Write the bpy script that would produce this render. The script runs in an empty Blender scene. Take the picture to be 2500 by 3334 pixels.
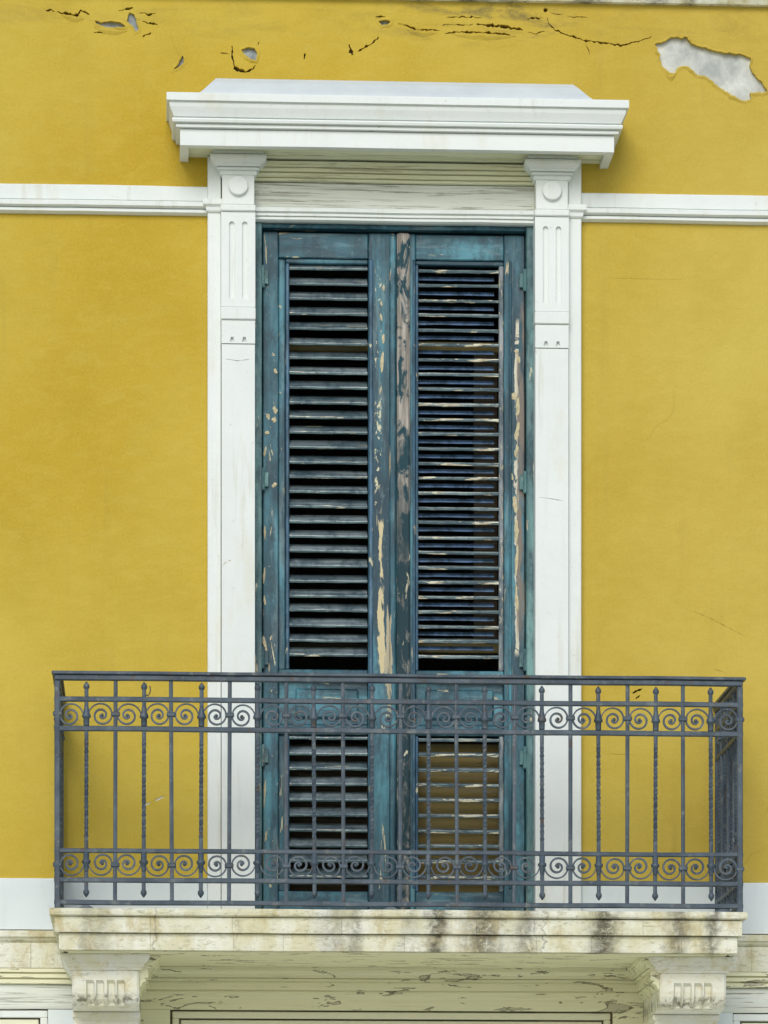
import bpy, bmesh, math, random
from mathutils import Vector, noise
from mathutils.geometry import tessellate_polygon

random.seed(7)
S = bpy.context.scene
COL = S.collection
R = math.radians

# ------------------------------------------------------------------ camera, sky, sun, exposure
GROUND = -3.55
cd = bpy.data.cameras.new("camera"); cam = bpy.data.objects.new("camera", cd); COL.objects.link(cam)
cam.location = (-1.070, -18.30, -1.964)
cam.rotation_euler = (R(90), 0, R(-3.2))
cd.sensor_fit = 'HORIZONTAL'; cd.sensor_width = 36; cd.lens = 191.52; cd.shift_y = 1.1132
cd.clip_end = 2000
S.camera = cam

SUN_EL, SUN_AZ = 34.0, 192.0          # degrees; azimuth clockwise from +y, the street side is -y
w = bpy.data.worlds.new("World"); S.world = w; w.use_nodes = True
wn = w.node_tree; wn.nodes.clear()
sky = wn.nodes.new("ShaderNodeTexSky"); sky.sky_type = 'NISHITA'; sky.sun_disc = False
sky.sun_elevation = R(SUN_EL); sky.sun_rotation = R(SUN_AZ); sky.air_density = 1.0; sky.dust_density = 1.5; sky.ozone_density = 1.0
bg = wn.nodes.new("ShaderNodeBackground"); bg.inputs[1].default_value = 0.11
wo = wn.nodes.new("ShaderNodeOutputWorld")
wn.links.new(sky.outputs[0], bg.inputs[0]); wn.links.new(bg.outputs[0], wo.inputs[0])
sl = bpy.data.lights.new("sun", 'SUN'); sl.energy = 1.5; sl.angle = R(32); sl.color = (1.0, 0.985, 0.95)
so = bpy.data.objects.new("sun", sl); COL.objects.link(so)
dirv = Vector((math.sin(R(SUN_AZ)) * math.cos(R(SUN_EL)), math.cos(R(SUN_AZ)) * math.cos(R(SUN_EL)), math.sin(R(SUN_EL))))
so.rotation_euler = dirv.to_track_quat('Z', 'Y').to_euler()
S.view_settings.view_transform = 'Standard'; S.view_settings.look = 'None'
S.view_settings.gamma = 1.0; S.view_settings.use_curve_mapping = False
S.view_settings.exposure = 0.13

# ------------------------------------------------------------------ materials
class NT:
    def __init__(s, name, rough=0.7, spec=0.35):
        s.m = bpy.data.materials.new(name); s.m.use_nodes = True
        s.t = s.m.node_tree; s.b = s.t.nodes["Principled BSDF"]
        s.b.inputs["Roughness"].default_value = rough
        s.b.inputs["Specular IOR Level"].default_value = spec
        s.tc = s.t.nodes.new("ShaderNodeTexCoord")
        s.oi = None
    def link(s, a, b): s.t.links.new(a, b)
    def rnd(s):
        if not s.oi: s.oi = s.t.nodes.new("ShaderNodeObjectInfo")
        return s.oi.outputs["Random"]
    def pos(s, scale=(1, 1, 1), rand=0.0):
        mp = s.t.nodes.new("ShaderNodeMapping"); mp.inputs["Scale"].default_value = scale
        s.link(s.tc.outputs["Object"], mp.inputs[0])
        if rand:
            c = s.t.nodes.new("ShaderNodeMath"); c.operation = 'MULTIPLY'; c.inputs[1].default_value = rand
            s.link(s.rnd(), c.inputs[0]); s.link(c.outputs[0], mp.inputs["Location"])
        return mp.outputs[0]
    def noise(s, scale=5, detail=4, rough=0.55, p=None, dist=0.0):
        n = s.t.nodes.new("ShaderNodeTexNoise"); n.inputs["Scale"].default_value = scale
        n.inputs["Detail"].default_value = detail; n.inputs["Roughness"].default_value = rough
        n.inputs["Distortion"].default_value = dist
        s.link(p if p else s.tc.outputs["Object"], n.inputs["Vector"])
        return n.outputs["Fac"]
    def ramp(s, f, stops):
        r = s.t.nodes.new("ShaderNodeValToRGB"); e = r.color_ramp.elements
        while len(e) < len(stops): e.new(0.5)
        for k, (p, c) in enumerate(stops):
            e[k].position = p; e[k].color = (c, c, c, 1) if not isinstance(c, tuple) else (*c, 1)
        s.link(f, r.inputs[0]); return r.outputs[0]
    def mix(s, f, a, b, mode='MIX'):
        m = s.t.nodes.new("ShaderNodeMix"); m.data_type = 'RGBA'; m.blend_type = mode
        for sock, v in ((m.inputs[0], f), (m.inputs[6], a), (m.inputs[7], b)):
            if isinstance(v, tuple): sock.default_value = (*v, 1)
            elif isinstance(v, (int, float)): sock.default_value = v
            else: s.link(v, sock)
        return m.outputs[2]
    def math(s, op, a, b=None):
        m = s.t.nodes.new("ShaderNodeMath"); m.operation = op
        for k, v in enumerate((a, b)):
            if v is None: continue
            if isinstance(v, (int, float)): m.inputs[k].default_value = v
            else: s.link(v, m.inputs[k])
        return m.outputs[0]
    def band(s, axis, a, b, soft=0.01, warp=0.0, wp=None):
        """1 where the object coordinate on the axis lies between a and b"""
        x = s.t.nodes.new("ShaderNodeSeparateXYZ"); s.link(s.tc.outputs["Object"], x.inputs[0]); v = x.outputs[axis]
        if warp:
            s.wc = getattr(s, 'wc', {})
            if wp not in s.wc: s.wc[wp] = s.math('SUBTRACT', s.noise(1, 5, 0.65, s.pos(wp)), 0.5)
            v = s.math('ADD', v, s.math('MULTIPLY', s.wc[wp], warp))
        def st(lo, hi):
            m = s.t.nodes.new("ShaderNodeMapRange"); m.interpolation_type = 'SMOOTHSTEP'
            m.inputs[1].default_value = lo; m.inputs[2].default_value = hi; s.link(v, m.inputs[0]); return m.outputs[0]
        return s.math('SUBTRACT', st(a - soft, a + soft), st(b - soft, b + soft))
    def color(s, c): s.link(c, s.b.inputs["Base Color"])
    def bump(s, h, strength=0.3, dist=0.01):
        b = s.t.nodes.new("ShaderNodeBump"); b.inputs["Strength"].default_value = strength; b.inputs["Distance"].default_value = dist
        s.link(h, b.inputs["Height"]); s.link(b.outputs[0], s.b.inputs["Normal"])
    def rough(s, f): s.link(f, s.b.inputs["Roughness"])

def m_yellow():
    n = NT("yellow_plaster", 0.85, 0.2)
    c = n.mix(n.ramp(n.noise(0.62, 3, 0.5), [(0.36, 0.0), (0.62, 1.0)]), (0.575, 0.436, 0.066), (0.495, 0.332, 0.026))
    # the colour is paler towards the right
    c = n.mix(n.math('MULTIPLY', n.band(0, 0.9, 9.0, 1.6), 0.45), c, (0.575, 0.470, 0.130))
    c = n.mix(n.math('MULTIPLY', n.ramp(n.noise(2.6, 6, 0.65), [(0.45, 0.0), (0.75, 1.0)]), 0.4), c, (0.43, 0.31, 0.03))
    c = n.mix(n.math('MULTIPLY', n.ramp(n.noise(1, 6, 0.7, n.pos((9, 9, 16)), 0.5), [(0.46, 0.0), (0.66, 1.0)]), 0.16), c, (0.66, 0.54, 0.13))
    c = n.mix(n.math('MULTIPLY', n.ramp(n.noise(95, 4, 0.75), [(0.38, 0.0), (0.66, 1.0)]), 0.22), c, (0.68, 0.55, 0.11))
    c = n.mix(n.math('MULTIPLY', n.ramp(n.noise(60, 4, 0.75, n.pos((1.3, 1, 1))), [(0.52, 0.0), (0.72, 1.0)]), 0.16), c, (0.32, 0.23, 0.03))
    soot = n.math('MULTIPLY', n.ramp(n.noise(1, 6, 0.7, n.pos((2.6, 1, 11)), 0.6), [(0.49, 0.0), (0.62, 1.0)]), n.band(2, 4.00, 4.4, 0.08))
    soot = n.math('MULTIPLY', soot, n.math('ADD', n.math('MULTIPLY', n.band(0, 0.05, 0.75, 0.15), 0.75), 0.25))
    soot = n.math('MULTIPLY', soot, n.ramp(n.noise(30, 5, 0.7), [(0.3, 0.3), (0.6, 1.0)]))
    c = n.mix(n.math('MULTIPLY', soot, 0.85), c, (0.17, 0.14, 0.06))
    run = n.math('MULTIPLY', n.ramp(n.noise(1, 4, 0.6, n.pos((9, 1, 0.5))), [(0.56, 0.0), (0.74, 1.0)]), n.ramp(n.noise(1.4, 2), [(0.4, 0.0), (0.65, 0.30)]))
    c = n.mix(run, c, (0.33, 0.25, 0.06))
    # hairline crazing in places
    v = n.t.nodes.new("ShaderNodeTexVoronoi"); v.feature = 'DISTANCE_TO_EDGE'; v.inputs["Scale"].default_value = 0.9
    dp = n.t.nodes.new("ShaderNodeVectorMath"); dp.operation = 'ADD'
    nn = n.t.nodes.new("ShaderNodeTexNoise"); nn.inputs["Scale"].default_value = 4.0; nn.inputs["Detail"].default_value = 2
    n.link(n.tc.outputs["Object"], nn.inputs["Vector"]); sc_ = n.t.nodes.new("ShaderNodeVectorMath"); sc_.operation = 'SCALE'; sc_.inputs[3].default_value = 0.35
    n.link(nn.outputs["Color"], sc_.inputs[0]); n.link(n.tc.outputs["Object"], dp.inputs[0]); n.link(sc_.outputs[0], dp.inputs[1]); n.link(dp.outputs[0], v.inputs["Vector"])
    hl = n.math('MULTIPLY', n.ramp(v.outputs["Distance"], [(0.0, 1.0), (0.0045, 0.0)]), n.ramp(n.noise(1.1, 3), [(0.56, 0.0), (0.66, 0.28)]))
    c = n.mix(hl, c, (0.22, 0.16, 0.03))
    n.color(c)
    h = n.math('ADD', n.math('MULTIPLY', n.noise(3.0, 3), 1.2), n.math('MULTIPLY', n.noise(80, 5, 0.7), 0.16))
    h = n.math('ADD', h, n.math('MULTIPLY', n.noise(1, 4, 0.6, n.pos((5, 1, 14)), 0.8), 0.22))
    n.bump(h, 0.5, 0.02); return n.m

def m_white(name="white_paint", base=(0.775, 0.825, 0.80), dirt=0.45):
    n = NT(name, 0.6, 0.35)
    c = n.mix(n.ramp(n.noise(2.5, 5, 0.6), [(0.4, 0.0), (0.7, 1.0)]), base, tuple(v * f for v, f in zip(base, (0.93, 0.94, 0.93))))
    c = n.mix(n.math('MULTIPLY', n.ramp(n.noise(1, 5, 0.7, n.pos((5, 5, 1.6))), [(0.56, 0.0), (0.78, 1.0)]), dirt), c, (0.62, 0.58, 0.38))
    c = n.mix(n.math('MULTIPLY', n.ramp(n.noise(28, 5, 0.7), [(0.64, 0.0), (0.74, 1.0)]), dirt), c, (0.40, 0.39, 0.30))
    drip = n.math('MULTIPLY', n.ramp(n.noise(1, 5, 0.65, n.pos((26, 26, 1.2)), 0.3), [(0.55, 0.0), (0.72, 1.0)]), n.ramp(n.noise(2.1, 3), [(0.42, 0.0), (0.62, 1.0)]))
    c = n.mix(n.math('MULTIPLY', drip, dirt * 1.1), c, (0.47, 0.45, 0.33))
    chip = n.ramp(n.noise(1, 6, 0.7, n.pos((11, 11, 19)), 0.7), [(0.695, 0.0), (0.705, 1.0)])
    c = n.mix(n.math('MULTIPLY', chip, min(1.0, dirt * 2.2)), c, (0.50, 0.49, 0.38))
    n.color(c)
    n.bump(n.math('SUBTRACT', n.math('ADD', n.noise(9, 4), n.math('MULTIPLY', n.noise(70, 4, 0.7), 0.3)), n.math('MULTIPLY', chip, 0.3)), 0.3, 0.008); return n.m

def m_slab():
    n = NT("stained_stone", 0.8, 0.25)
    c = n.mix(n.ramp(n.noise(1, 5, 0.6, n.pos((8, 8, 5))), [(0.38, 0.0), (0.60, 1.0)]), (0.80, 0.81, 0.70), (0.68, 0.66, 0.46))
    c = n.mix(n.math('MULTIPLY', n.ramp(n.noise(1, 5, 0.7, n.pos((11, 11, 6))), [(0.52, 0.0), (0.66, 1.0)]), 0.6), c, (0.50, 0.41, 0.19))
    c = n.mix(n.math('MULTIPLY', n.ramp(n.noise(1, 6, 0.75, n.pos((22, 22, 70)), 0.5), [(0.54, 0.0), (0.64, 1.0)]), 0.6), c, (0.33, 0.33, 0.20))
    nz = n.ramp(n.noise(1, 6, 0.78, n.pos((26, 26, 16)), 0.8), [(0.35, 0.05), (0.49, 1.0)])
    n2 = n.ramp(n.noise(1, 6, 0.75, n.pos((30, 30, 60)), 0.5), [(0.34, 0.4), (0.52, 1.0)])
    nz = n.math('MULTIPLY', nz, n2)
    for x, hw, so_, k in ((-1.37, 0.010, 0.030, 1.0), (-1.30, 0.03, 0.05, 0.5), (-1.08, 0.003, 0.006, 0.9), (-0.72, 0.003, 0.008, 0.6), (-0.30, 0.06, 0.06, 0.45), (-0.21, 0.010, 0.025, 1.0), (0.02, 0.02, 0.05, 0.6), (0.14, 0.03, 0.035, 1.0), (0.34, 0.07, 0.06, 0.8), (0.52, 0.03, 0.05, 0.9), (0.60, 0.003, 0.006, 0.9), (0.86, 0.05, 0.05, 0.95), (1.18, 0.03, 0.05, 1.0), (1.33, 0.02, 0.03, 1.0)):
        c = n.mix(n.math('MULTIPLY', n.math('MULTIPLY', n.band(0, x - hw, x + hw, so_ * 1.2, 0.14, (14, 14, 16)), nz), k), c, (0.075, 0.068, 0.046))
    n.color(c)
    n.bump(n.math('SUBTRACT', n.noise(1, 5, 0.7, n.pos((20, 20, 50))), n.math('MULTIPLY', nz, 0.2)), 0.5, 0.01); return n.m

def m_console():
    n = NT("console_paint", 0.55, 0.35)
    c = n.mix(n.ramp(n.noise(6, 5, 0.65), [(0.40, 0.0), (0.62, 1.0)]), (0.84, 0.86, 0.82), (0.78, 0.77, 0.62))
    c = n.mix(n.math('MULTIPLY', n.ramp(n.noise(1, 5, 0.7, n.pos((9, 9, 14)), 0.5), [(0.54, 0.0), (0.66, 1.0)]), 0.6), c, (0.60, 0.50, 0.27))
    g = n.math('MULTIPLY', n.ramp(n.noise(1, 6, 0.75, n.pos((22, 22, 16)), 0.6), [(0.46, 0.0), (0.58, 1.0)]), n.band(2, -0.396, -0.352, 0.014, 0.05, (20, 20, 20)))
    c = n.mix(n.math('MULTIPLY', g, 0.85), c, (0.16, 0.15, 0.11))
    k = n.ramp(n.noise(1, 6, 0.7, n.pos((7, 7, 34)), 0.9), [(0.625, 0.0), (0.64, 1.0), (0.655, 0.0)])
    c = n.mix(n.math('MULTIPLY', k, 0.7), c, (0.20, 0.19, 0.15))
    n.color(c); n.bump(n.noise(30, 5, 0.7), 0.35, 0.006); return n.m

def m_wood_cream(name, a, b, crack=0.55, flake=0.0):
    """old painted boards, grain along x"""
    n = NT(name, 0.75, 0.25)
    g = n.noise(1, 6, 0.7, n.pos((2.2, 40, 75)), 0.6)
    c = n.mix(n.ramp(n.noise(1, 4, 0.6, n.pos((1.2, 6, 9))), [(0.35, 0.0), (0.65, 1.0)]), a, b)
    c = n.mix(n.math('MULTIPLY', n.ramp(g, [(0.545, 0.0), (0.60, 1.0)]), crack), c, (0.22, 0.21, 0.15))
    c = n.mix(n.math('MULTIPLY', n.ramp(n.noise(1, 4, 0.6, n.pos((1.0, 25, 45))), [(0.55, 0.0), (0.66, 1.0)]), crack * 0.6), c, tuple(v * 0.62 for v in b))
    if flake:
        f = n.ramp(n.noise(1, 5, 0.6, n.pos((4.5, 16, 20)), 0.9), [(0.590, 0.0), (0.605, 1.0)])
        c = n.mix(n.math('MULTIPLY', f, flake), c, (0.13, 0.115, 0.07))
        f2 = n.ramp(n.noise(1, 5, 0.6, n.pos((4.5, 16, 20)), 0.9), [(0.620, 0.0), (0.630, 1.0)])
        c = n.mix(n.math('MULTIPLY', f2, flake), c, (0.60, 0.58, 0.44))
    n.color(c); n.bump(g, 0.5, 0.006); return n.m

def m_teal(name, grain, chips=0.0, light=(0.080, 0.275, 0.345), dark=(0.010, 0.052, 0.080), rand=7.0, chipcol=(0.62, 0.60, 0.42), special=None):
    """weathered teal paint; grain is the stretch of the wear along the board"""
    n = NT(name, 0.5, 0.45)
    g = tuple(v for v in grain)
    c = n.mix(n.ramp(n.noise(1, 4, 0.6, n.pos(g, rand), 0.4), [(0.38, 0.0), (0.52, 0.40), (0.62, 1.0)]), dark, light)
    c = n.mix(n.math('MULTIPLY', n.ramp(n.noise(7, 6, 0.75, n.pos((1.6, 1, 0.7), rand)), [(0.44, 0.0), (0.60, 1.0)]), 0.75), c, (0.012, 0.042, 0.062))
    c = n.mix(n.math('MULTIPLY', n.ramp(n.noise(26, 5, 0.75, n.pos((1, 1, 1), rand)), [(0.58, 0.0), (0.66, 1.0)]), 0.35), c, (0.16, 0.26, 0.28))
    ck = n.ramp(n.noise(1, 6, 0.75, n.pos(tuple(v * 2.2 for v in g), rand + 1), 0.5), [(0.53, 0.0), (0.63, 1.0)])
    c = n.mix(n.math('MULTIPLY', ck, 0.38), c, (0.20, 0.28, 0.29))
    f2 = n.noise(1, 5, 0.6, n.pos(tuple(v * 3.2 for v in g), rand + 3), 0.7)
    f2 = n.math('ADD', f2, n.math('MULTIPLY', n.math('SUBTRACT', n.noise(1, 3, 0.5, n.pos(tuple(v * 22 for v in g), rand)), 0.5), 0.10))
    ch = n.ramp(f2, [(0.66 - chips * 0.1, 0.0), (0.672 - chips * 0.1, 1.0)])
    cc = n.mix(n.ramp(n.noise(14, 3), [(0.4, 0.0), (0.6, 1.0)]), chipcol, (0.42, 0.36, 0.24))
    c = n.mix(ch, c, cc)
    if special: c = special(n, c)
    n.color(c); n.bump(n.math('SUBTRACT', n.noise(1, 5, 0.65, n.pos(tuple(v * 2 for v in g), rand)), n.math('MULTIPLY', ch, 0.5)), 0.5, 0.006); return n.m

def m_grey_wood():
    n = NT("weathered_grey_wood", 0.85, 0.15)
    g = n.noise(1, 6, 0.7, n.pos((55, 30, 3.0)), 0.5)
    c = n.mix(n.ramp(g, [(0.40, 0.0), (0.62, 1.0)]), (0.20, 0.185, 0.16), (0.46, 0.43, 0.38))
    c = n.mix(n.ramp(n.noise(1, 5, 0.65, n.pos((20, 9, 7)), 0.6), [(0.50, 0.0), (0.57, 1.0)]), c, (0.028, 0.070, 0.088))
    c = n.mix(n.math('MULTIPLY', n.band(2, -1, 1.95, 0.4), n.ramp(n.noise(1, 6, 0.72, n.pos((22, 9, 8)), 0.6), [(0.34, 0.0), (0.50, 1.0)])), c, (0.030, 0.060, 0.072))
    c = n.mix(n.ramp(n.noise(1, 5, 0.6, n.pos((30, 30, 9)), 0.6), [(0.66, 0.0), (0.68, 1.0)]), c, (0.60, 0.56, 0.40))
    n.color(c); n.bump(g, 0.6, 0.006); return n.m

def m_iron():
    n = NT("painted_iron", 0.45, 0.5)
    p = n.pos((1, 1, 1), 9.0)
    c = n.mix(n.ramp(n.noise(6, 4, 0.6, p), [(0.40, 0.0), (0.62, 1.0)]), (0.040, 0.062, 0.086), (0.074, 0.105, 0.135))
    c = n.mix(n.math('MULTIPLY', n.ramp(n.noise(22, 5, 0.7, p), [(0.56, 0.0), (0.66, 1.0)]), 0.55), c, (0.19, 0.21, 0.20))
    c = n.mix(n.math('MULTIPLY', n.ramp(n.noise(16, 5, 0.7, n.pos((1.3, 1, 1), 21.0)), [(0.58, 0.0), (0.66, 1.0)]), 0.7), c, (0.085, 0.052, 0.030))
    n.color(c); n.bump(n.noise(60, 4, 0.7, p), 0.35, 0.003)
    n.rough(n.ramp(n.noise(20, 4, 0.6, p), [(0.3, 0.38), (0.7, 0.7)])); return n.m

def m_plain(name, a, b, scale=6, rough=0.85, bump=0.4, bd=0.006):
    n = NT(name, rough, 0.2)
    n.color(n.mix(n.ramp(n.noise(scale, 6, 0.65), [(0.36, 0.0), (0.66, 1.0)]), a, b)); n.bump(n.noise(scale * 6, 4, 0.7), bump, bd); return n.m

def left_strip(n, c):            # long strip of bare wood on the meeting stile of the left shutter
    m = n.math('MULTIPLY', n.band(0, -0.066, -0.045, 0.0015, 0.055, (25, 9, 7)), n.band(2, 1.16, 1.84, 0.006, 0.25, (60, 9, 3)))
    nz = n.ramp(n.noise(1, 5, 0.6, n.pos((30, 9, 5)), 0.8), [(0.40, 0.0), (0.44, 1.0)])
    c = n.mix(n.math('MULTIPLY', m, nz), c, (0.60, 0.52, 0.30))
    m = n.math('MULTIPLY', n.band(0, -0.038, -0.010, 0.0015, 0.05, (25, 9, 6)), n.band(2, 0.95, 1.42, 0.006, 0.3, (60, 9, 3)))
    c = n.mix(n.math('MULTIPLY', m, nz), c, (0.42, 0.38, 0.26))
    m = n.math('MULTIPLY', n.band(0, -0.085, -0.055, 0.004), n.band(2, 1.9, 2.95, 0.05))
    nz = n.ramp(n.noise(1, 5, 0.6, n.pos((40, 9, 22)), 0.8), [(0.585, 0.0), (0.605, 1.0)])
    return n.mix(n.math('MULTIPLY', m, nz), c, (0.62, 0.60, 0.40))
def right_strip(n, c):           # ragged pale scar on the hinge stile of the right shutter
    m = n.math('MULTIPLY', n.band(0, 0.547, 0.565, 0.0015, 0.035, (25, 9, 9)), n.band(2, 1.25, 2.75, 0.02))
    nz = n.ramp(n.noise(1, 5, 0.6, n.pos((10, 9, 6)), 0.8), [(0.46, 0.0), (0.475, 1.0)])
    c = n.mix(n.math('MULTIPLY', m, nz), c, (0.64, 0.61, 0.48))
    m = n.math('MULTIPLY', n.band(0, 0.556, 0.59, 0.004), n.band(2, 1.35, 2.85, 0.1))
    return n.mix(n.math('MULTIPLY', m, n.ramp(n.noise(1, 4, 0.6, n.pos((20, 9, 3))), [(0.40, 0.0), (0.52, 1.0)])), c, (0.20, 0.17, 0.14))
def left_hinge(n, c):            # small lost flakes down the hinge stile of the left shutter
    m = n.band(0, -0.585, -0.50, 0.02)
    nz = n.ramp(n.noise(1, 5, 0.62, n.pos((26, 9, 12)), 0.8), [(0.665, 0.0), (0.68, 1.0)])
    return n.mix(n.math('MULTIPLY', m, nz), c, (0.62, 0.54, 0.30))

M = {
    'yellow': m_yellow(), 'white': m_white(), 'band': m_white("white_band_paint", (0.72, 0.79, 0.80), 0.12),
    'cap_tint': m_plain("cap_sky_tint", (0.56, 0.63, 0.66), (0.66, 0.72, 0.74), 3, 0.6, 0.15),  # cap's dimmer, bluish sky light is put into this colour
    'slab': m_slab(),
    'frieze': m_wood_cream("cream_boards", (0.80, 0.82, 0.62), (0.72, 0.73, 0.48), 0.55),
    'frieze_grey': m_wood_cream("grey_white_boards", (0.76, 0.80, 0.75), (0.66, 0.69, 0.60), 0.85),
    'lintel': m_wood_cream("cream_lintel_paint", (0.82, 0.82, 0.60), (0.80, 0.79, 0.55), 0.12, 0.9),
    'panel': m_wood_cream("cream_panel_paint", (0.80, 0.80, 0.62), (0.76, 0.76, 0.58), 0.08),
    'console': m_console(),
    'stile_left': m_teal("teal_paint_left", (9, 9, 1.1), 0.05, special=lambda n, c: left_hinge(n, left_strip(n, c))),
    'stile_right': m_teal("teal_paint_right", (9, 9, 1.1), 0.05, special=right_strip),
    'rail': m_teal("teal_paint_rail", (1.6, 9, 9), 0.05),
    'frame': m_teal("teal_paint_frame", (9, 9, 1.3), 0.25, (0.17, 0.34, 0.33), (0.045, 0.13, 0.14)),
    'bead': m_teal("blue_paint_bead", (9, 9, 1.5), 0.2, (0.10, 0.21, 0.33), (0.04, 0.11, 0.18)),
    'bead_pale': m_teal("pale_bead_paint", (30, 9, 6), 0.6, (0.34, 0.36, 0.38), (0.12, 0.16, 0.18)),
    'slat': m_teal("teal_paint_slat", (1.3, 9, 30), 0.0, (0.22, 0.27, 0.29), (0.075, 0.11, 0.125), 11.0),
    'slat_edge': m_teal("teal_paint_slat_edge", (2.4, 6, 26), 0.25, (0.06, 0.13, 0.13), (0.012, 0.045, 0.052), 11.0, (0.66, 0.66, 0.50)),
    'slat_edge_r': m_teal("teal_paint_slat_edge_worn", (2.2, 6, 30), 1.05, (0.13, 0.20, 0.22), (0.016, 0.055, 0.070), 13.0, (0.62, 0.62, 0.46)),
    'slat_lip': m_teal("worn_slat_lip_highlight", (2.0, 3, 3), 0.5, (0.58, 0.66, 0.63), (0.22, 0.30, 0.31), 11.0, (0.76, 0.76, 0.64)),  # edge highlight and worn chips, both put into the lip colour
    'slat_lip_r': m_teal("bare_slat_lip_highlight", (2.0, 3, 3), 1.1, (0.46, 0.52, 0.47), (0.12, 0.18, 0.19), 13.0, (0.76, 0.75, 0.58)),  # same painted highlight on the right leaf, with more bare chips
    'lit_strip': m_teal("blue_lit_strip", (1.0, 6, 12), -0.6, (0.22, 0.38, 0.72), (0.16, 0.30, 0.56), 5.0),  # blue light in the slat gaps, put into an added strip's colour
    'chip': m_plain("bare_pale_wood", (0.68, 0.62, 0.40), (0.46, 0.40, 0.26), 30),
    'greywood': m_grey_wood(), 'iron': m_iron(),
    'render': m_plain("grey_render", (0.40, 0.43, 0.41), (0.76, 0.78, 0.72), 6),
    'render_dark': m_plain("damp_grey_render", (0.22, 0.26, 0.28), (0.50, 0.55, 0.57), 22),
    'core': m_plain("wall_core", (0.16, 0.13, 0.09), (0.22, 0.18, 0.12), 12),
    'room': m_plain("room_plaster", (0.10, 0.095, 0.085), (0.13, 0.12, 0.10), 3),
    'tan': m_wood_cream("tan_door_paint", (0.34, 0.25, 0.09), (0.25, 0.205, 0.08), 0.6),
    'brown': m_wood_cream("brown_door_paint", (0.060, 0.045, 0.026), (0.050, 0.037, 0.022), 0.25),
    'street': m_plain("street_paving", (0.56, 0.56, 0.46), (0.64, 0.63, 0.52), 1.2, 0.9),
    'brass': m_plain("dull_metal", (0.12, 0.10, 0.07), (0.2, 0.18, 0.14), 20, 0.5),
}

# ------------------------------------------------------------------ helpers
def link(name, me, mat=None, parent=None, smooth=False):
    o = bpy.data.objects.new(name, me); COL.objects.link(o)
    if mat is not None:
        for m in (mat if isinstance(mat, (list, tuple)) else [mat]):
            if len(me.materials) < (len(mat) if isinstance(mat, (list, tuple)) else 1): me.materials.append(M[m])
    if parent: o.parent = parent
    if smooth:
        for p in me.polygons: p.use_smooth = True
    return o
def empty(name, label, cat, group=None):
    o = bpy.data.objects.new(name, None); COL.objects.link(o); o.empty_display_size = 0.2
    o["label"] = label; o["category"] = cat
    if group: o["group"] = group
    return o
def from_bm(name, bm):
    bmesh.ops.recalc_face_normals(bm, faces=bm.faces)
    me = bpy.data.meshes.new(name); bm.to_mesh(me); bm.free(); return me
def mesh(name, V, F):
    bm = bmesh.new(); vs = [bm.verts.new(v) for v in V]
    for f in F:
        try: bm.faces.new([vs[i] for i in f])
        except ValueError: pass
    return from_bm(name, bm)
def wob(x, z, k, amp):
    return amp * noise.noise(Vector((x * 2.3 + k * 7.1, z * 9.0, k * 3.7))) + 0.5 * amp * noise.noise(Vector((x * 9.0, z * 21.0 + k, 4.0)))
def box_bm(bm, x0, x1, y0, y1, z0, z1, bev=0.003):
    r = bmesh.ops.create_cube(bm, size=1.0)
    for v in r['verts']:
        v.co = ((x0 + x1) / 2 + v.co.x * (x1 - x0), (y0 + y1) / 2 + v.co.y * (y1 - y0), (z0 + z1) / 2 + v.co.z * (z1 - z0))
    if bev:
        es = list({e for v in r['verts'] for e in v.link_edges})
        bmesh.ops.bevel(bm, geom=es, offset=bev, segments=1, affect='EDGES')
def box(name, x0, x1, y0, y1, z0, z1, mat, parent, bev=0.003):
    bm = bmesh.new(); box_bm(bm, x0, x1, y0, y1, z0, z1, bev)
    return link(name, from_bm(name, bm), mat, parent)
def run(name, prof, x0, x1, mat, parent, amp=0.0012, seg=0.06):
    """profile of (y, z) points pulled along x, closed, a little uneven"""
    n = max(2, int((x1 - x0) / seg)); V = []; F = []; k = len(prof)
    for i in range(n + 1):
        x = x0 + (x1 - x0) * i / n
        for (y, z) in prof:
            V.append((x, y + wob(x, z, 1, amp) if y < 0.0 or amp > 0.002 else y, z + wob(x, z, 2, amp)))
    for i in range(n):
        for j in range(k):
            a = i * k + j; b = i * k + (j + 1) % k
            F.append((a, b, b + k, a + k))
    F.append(tuple(range(k))); F.append(tuple(n * k + j for j in range(k)))
    return link(name, mesh(name, V, F), mat, parent)
def uret(name, hw, b, prof, mat, parent, cx=0.0, amp=0.0012, seg=0.07, back=0.02):
    """profile of (d, z) points carried round a projecting block: two returns and a front"""
    V = []; F = []; k = len(prof)
    n = max(2, int(2 * hw / seg)); rows = []
    rows.append([(-hw - d, back, z) for d, z in prof])
    for i in range(n + 1):
        t = -1 + 2 * i / n
        rows.append([((hw + d) * t, -b - d + wob(t * hw, z, 3, amp), z + wob(t * hw, z, 5, amp)) for d, z in prof])
    rows.append([(hw + d, back, z) for d, z in prof])
    for r in rows: V += [(x + cx, y, z) for x, y, z in r]
    for i in range(len(rows) - 1):
        for j in range(k - 1):
            a = i * k + j; F.append((a, a + 1, a + 1 + k, a + k))
    L = len(rows)
    F.append(tuple(i * k for i in range(L))); F.append(tuple(i * k + k - 1 for i in range(L)))
    if k > 2: F += [tuple(range(k)), tuple((L - 1) * k + j for j in range(k))]
    return link(name, mesh(name, V, F), mat, parent)
def ragged(poly, step, amp, seed):
    out = []
    for i, (x, z) in enumerate(poly):
        x2, z2 = poly[(i + 1) % len(poly)]; L = math.hypot(x2 - x, z2 - z); n = max(1, int(L / step))
        for j in range(n):
            t = j / n; px, pz = x + (x2 - x) * t, z + (z2 - z) * t
            a = amp if j else 0
            out.append((px + a * noise.noise(Vector((px * 60, pz * 60, seed))), pz + a * noise.noise(Vector((px * 60, pz * 60, seed + 9)))))
    return out
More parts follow.
